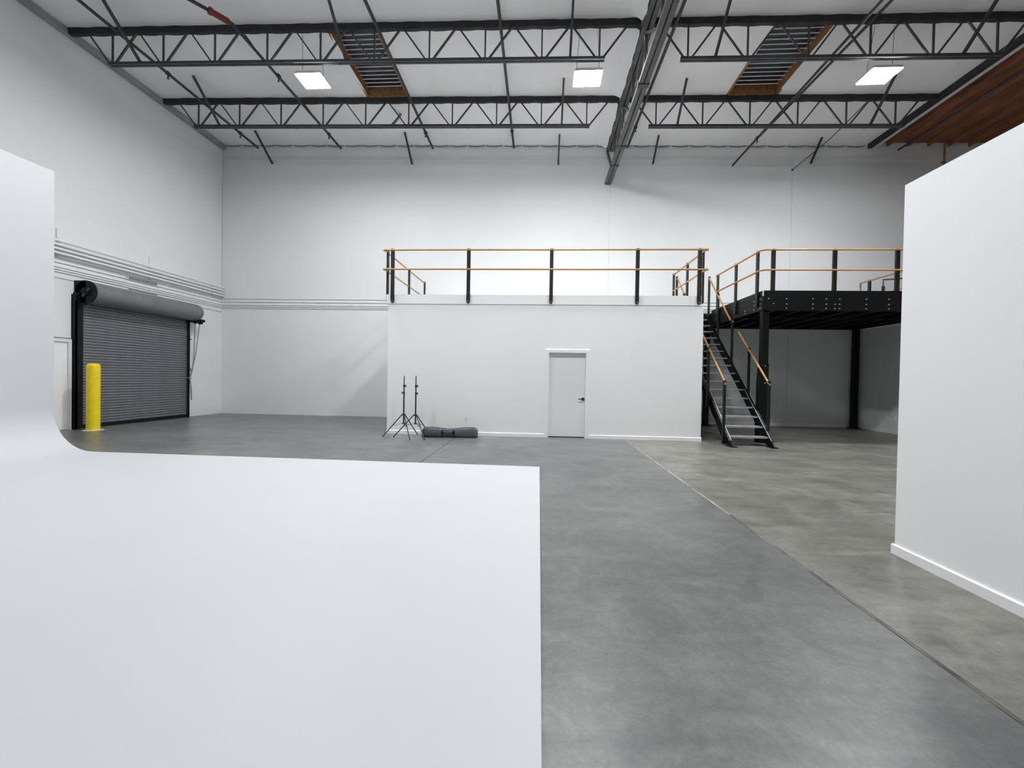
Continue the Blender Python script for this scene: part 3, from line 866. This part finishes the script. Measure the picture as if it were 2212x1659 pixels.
for x, s in ((4.15, -1), (5.113, 1)):
    t['side'] = s
    for y, (z0, z1) in zip(PY, PZ):
        p = MB().bevbox(x-0.028, x+0.028, y-0.028, y+0.028, z0, z1, 0.006).build('handrail_post', 'post', t)
        MB().loft([[(x+s*0.0+0.020*math.cos(a), yy, z1-0.085+0.020*math.sin(a)) for a in [2*math.pi*i/10 for i in range(10)]] for yy in (y-0.028, y-0.040)], True, False).build('rail_end_cap', 'bolt', p)
    sl_ = 0.862
    xr_ = x-s*0.012
    MB().tube([(xr_, 9.90, 1.385), (xr_, 11.43, 1.385+1.53*sl_+0.0)], 0.022, 10).build('handrail', 'rail', t)
    MB().tube([(xr_, 11.90, 3.06), (xr_, 13.46, 4.555)], 0.022, 10).build('handrail', 'rail', t)

# ------------------------------------------------------------------ cyclorama
c = MB()
R = 0.72
top = [(0.034, 0.022), (-7.66, 0.022)]
cx, cz = -7.66, 0.022+R
for i in range(1, 19):
    a = math.radians(90*i/18)
    top.append((cx-R*math.sin(a), cz-R*math.cos(a)))
top.append((-8.38, 4.825))
outer = [(-8.46, 4.825), (-8.46, 0.0), (0.034, 0.0)]
prof = top+outer
def yb(x):
    return 6.79-0.0200*x if x > -7.7 else 6.944
def strip(pr):
    q = len(c.v)
    for x, z in pr:
        c.v += [(x, YF+1.2, z), (x, yb(x), z)]
    for i in range(len(pr)-1):
        c.f.append((q+2*i, q+2*i+1, q+2*i+3, q+2*i+2))
        c.s.append(False)
strip(top)
strip([top[-1]]+outer+[top[0]])
for y_, rev in ((YF+1.2, False), (None, True)):
    c.add([(x, yb(x) if y_ is None else y_, z) for x, z in prof], [tuple(reversed(range(len(prof)))) if rev else tuple(range(len(prof)))])
co = c.build('cyclorama', 'cyc')
for i, p in enumerate(co.data.polygons):             # only the cove is smooth
    p.use_smooth = i < len(top)-1
tag(co, 'large white cyclorama with floor curving up into a wall at left', 'backdrop')

# right partition
t = thing('partition_wall', (3.05, 1, 0), 'white freestanding partition wall in the right foreground', 'partition')
B(2.992, 3.12, YF+1, 3.775, 0.0, 3.06).build('partition_board', 'office', t)
MB().loft([[(2.992, y, 0), (2.992, y, 0.080), (2.983, y, 0.080), (2.973, y, 0.073), (2.973, y, 0)] for y in (YF+1, 3.79)], True, False).box(2.974, 3.12, 3.775, 3.789, 0, 0.075).build('baseboard', 'trim', t)

# ------------------------------------------------------------------ light stands
def light_stand(cx, cy, feet, label, knobs):
    t = thing('light_stand', (cx, cy, 0), label, 'light stand', 'light stands beside the bag')
    zt, zl = 0.525, 0.325
    for fx, fy in feet:
        d = Vector((fx-cx, fy-cy, 0)).normalized()
        a = Vector((cx, cy, zt))+d*0.035
        f = Vector((fx, fy, 0.011))
        MB().tube([a, f], 0.0115, 8).lathe((fx, fy, 0.0), [(0.012, 0), (0.015, 0.004), (0.013, 0.028)], 8).build('leg', 'stand', t)
        m = a.lerp(f, 0.52)
        MB().bar(Vector((cx, cy, zl))+d*0.025, m, 0.016, 0.006).build('leg_brace', 'stand', t)
    MB().tube([(cx, cy, 0.30), (cx, cy, 1.03)], 0.017, 12).build('lower_tube', 'stand', t)
    MB().tube([(cx, cy, 1.03), (cx, cy, 1.19)], 0.0145, 12).build('middle_tube', 'stand', t)
    MB().tube([(cx, cy, 1.19), (cx, cy, 1.415)], 0.012, 12).build('upper_tube', 'stand', t)
    MB().lathe((cx, cy, 1.415), [(0.008, 0), (0.008, 0.018), (0.0055, 0.02), (0.0055, 0.03), (0.008, 0.033), (0.008, 0.05)], 10).build('spigot', 'bolt', t)
    MB().lathe((cx, cy, zt-0.025), [(0.022, 0), (0.042, 0.01), (0.042, 0.035), (0.02, 0.045)], 12).build('leg_collar', 'stand', t)
    MB().lathe((cx, cy, zl-0.022), [(0.018, 0), (0.034, 0.008), (0.034, 0.028), (0.018, 0.036)], 12).build('brace_collar', 'stand', t)
    for (z, s, r) in knobs:
        MB().lathe((cx, cy, z-0.03), [(0.018, 0), (0.022, 0.01), (0.022, 0.05), (0.016, 0.06)], 10).tube([(cx, cy, z), (cx+s*0.035, cy-0.01, z)], 0.007, 6).tube([(cx+s*0.030, cy-0.01, z), (cx+s*0.048, cy-0.012, z)], r, 10).build('clamp_knob', 'stand', t)
    return t
light_stand(-3.125, 9.83, [(-3.605, 9.81), (-2.845, 9.40), (-2.92, 10.27)], 'left black light stand on tripod legs before the white office', [(1.19, 1, 0.026), (1.03, -1, 0.026)])
light_stand(-2.845, 9.83, [(-3.34, 9.79), (-2.535, 9.475), (-2.62, 10.26)], 'right black light stand on tripod legs beside the grey bag', [(1.19, 1, 0.026), (1.02, 1, 0.024)])

# ------------------------------------------------------------------ carry bag
t = thing('carry_bag', (-2.07, 10.06, 0), 'long slate grey carry bag with black handles on the floor by the office', 'bag')
BX0, BX1 = -2.70, -1.425
def byc(u):
    return 9.945+0.11*u
rings = []
nseg = 26
for i in range(nseg+1):
    u = i/nseg
    e = min(u, 1-u)
    k = min(1.0, (e/0.075)) if e < 0.075 else 1.0
    k = math.sqrt(max(0.0, 1-(1-k)**2))*0.22+0.78
    hgt = (0.232-0.026*math.sin(math.pi*min(1, max(0, (u-0.06)/0.85)))+0.014*math.sin(9*u)*0.4)*k
    wd = (0.115+0.006*math.sin(7*u+1))*k
    x = BX0+(BX1-BX0)*u
    ring = []
    for j in range(20):
        a = 2*math.pi*j/20
        ca, sa = math.cos(a), math.sin(a)
        px = math.copysign(abs(ca)**0.62, ca)*wd
        pz_ = math.copysign(abs(sa)**0.50, sa)
        zz = hgt*(0.5+0.5*pz_)
        wob = 0.005*math.sin(13*u+3*a)
        ring.append((x, byc(u)+px+wob*0.6, max(0.002, zz+wob)))
    rings.append(ring)
bag = MB().loft(rings, True, True).build('bag_body', 'bag', t)
MB().tube([(rings[i][5][0], rings[i][5][1]-0.0, rings[i][5][2]+0.002) for i in range(1, nseg)], 0.007, 6).build('zip_piping', 'strap', t)
MB().tube([(rings[i][11][0], rings[i][11][1]-0.004, 0.012) for i in range(1, nseg)], 0.010, 6).build('base_piping', 'strap', t)
for i in (1,):
    MB().tube([rings[i][j % 20] for j in range(0, 21)], 0.006, 6).build('end_piping', 'strap', t)
def surf(u, j):
    i = u*nseg
    a, b = rings[int(i)][j], rings[min(nseg, int(i)+1)][j]
    f = i-int(i)
    return tuple(a[k]*(1-f)+b[k]*f for k in range(3))
for xs_ in (-2.225, -1.955):
    u = (xs_-BX0)/(BX1-BX0)
    st = MB()
    pts = [surf(u, j) for j in (12, 11, 10, 9, 8)]
    st.loft([[(p[0]-0.019, p[1]-0.012, p[2]), (p[0]+0.019, p[1]-0.012, p[2]), (p[0]+0.019, p[1]+0.002, p[2]), (p[0]-0.019, p[1]+0.002, p[2])] for p in pts], True, False)
    st.build('strap', 'strap', t)
hp = []
for i in range(11):
    s = i/10
    x = -2.225+0.27*s
    z = 0.160-0.050*(1-(2*s-1)**4)
    hp.append((x, byc((x-BX0)/(BX1-BX0))-0.135-0.012*math.sin(math.pi*s), z))
MB().tube(hp, 0.012, 8).build('handle', 'strap', t)
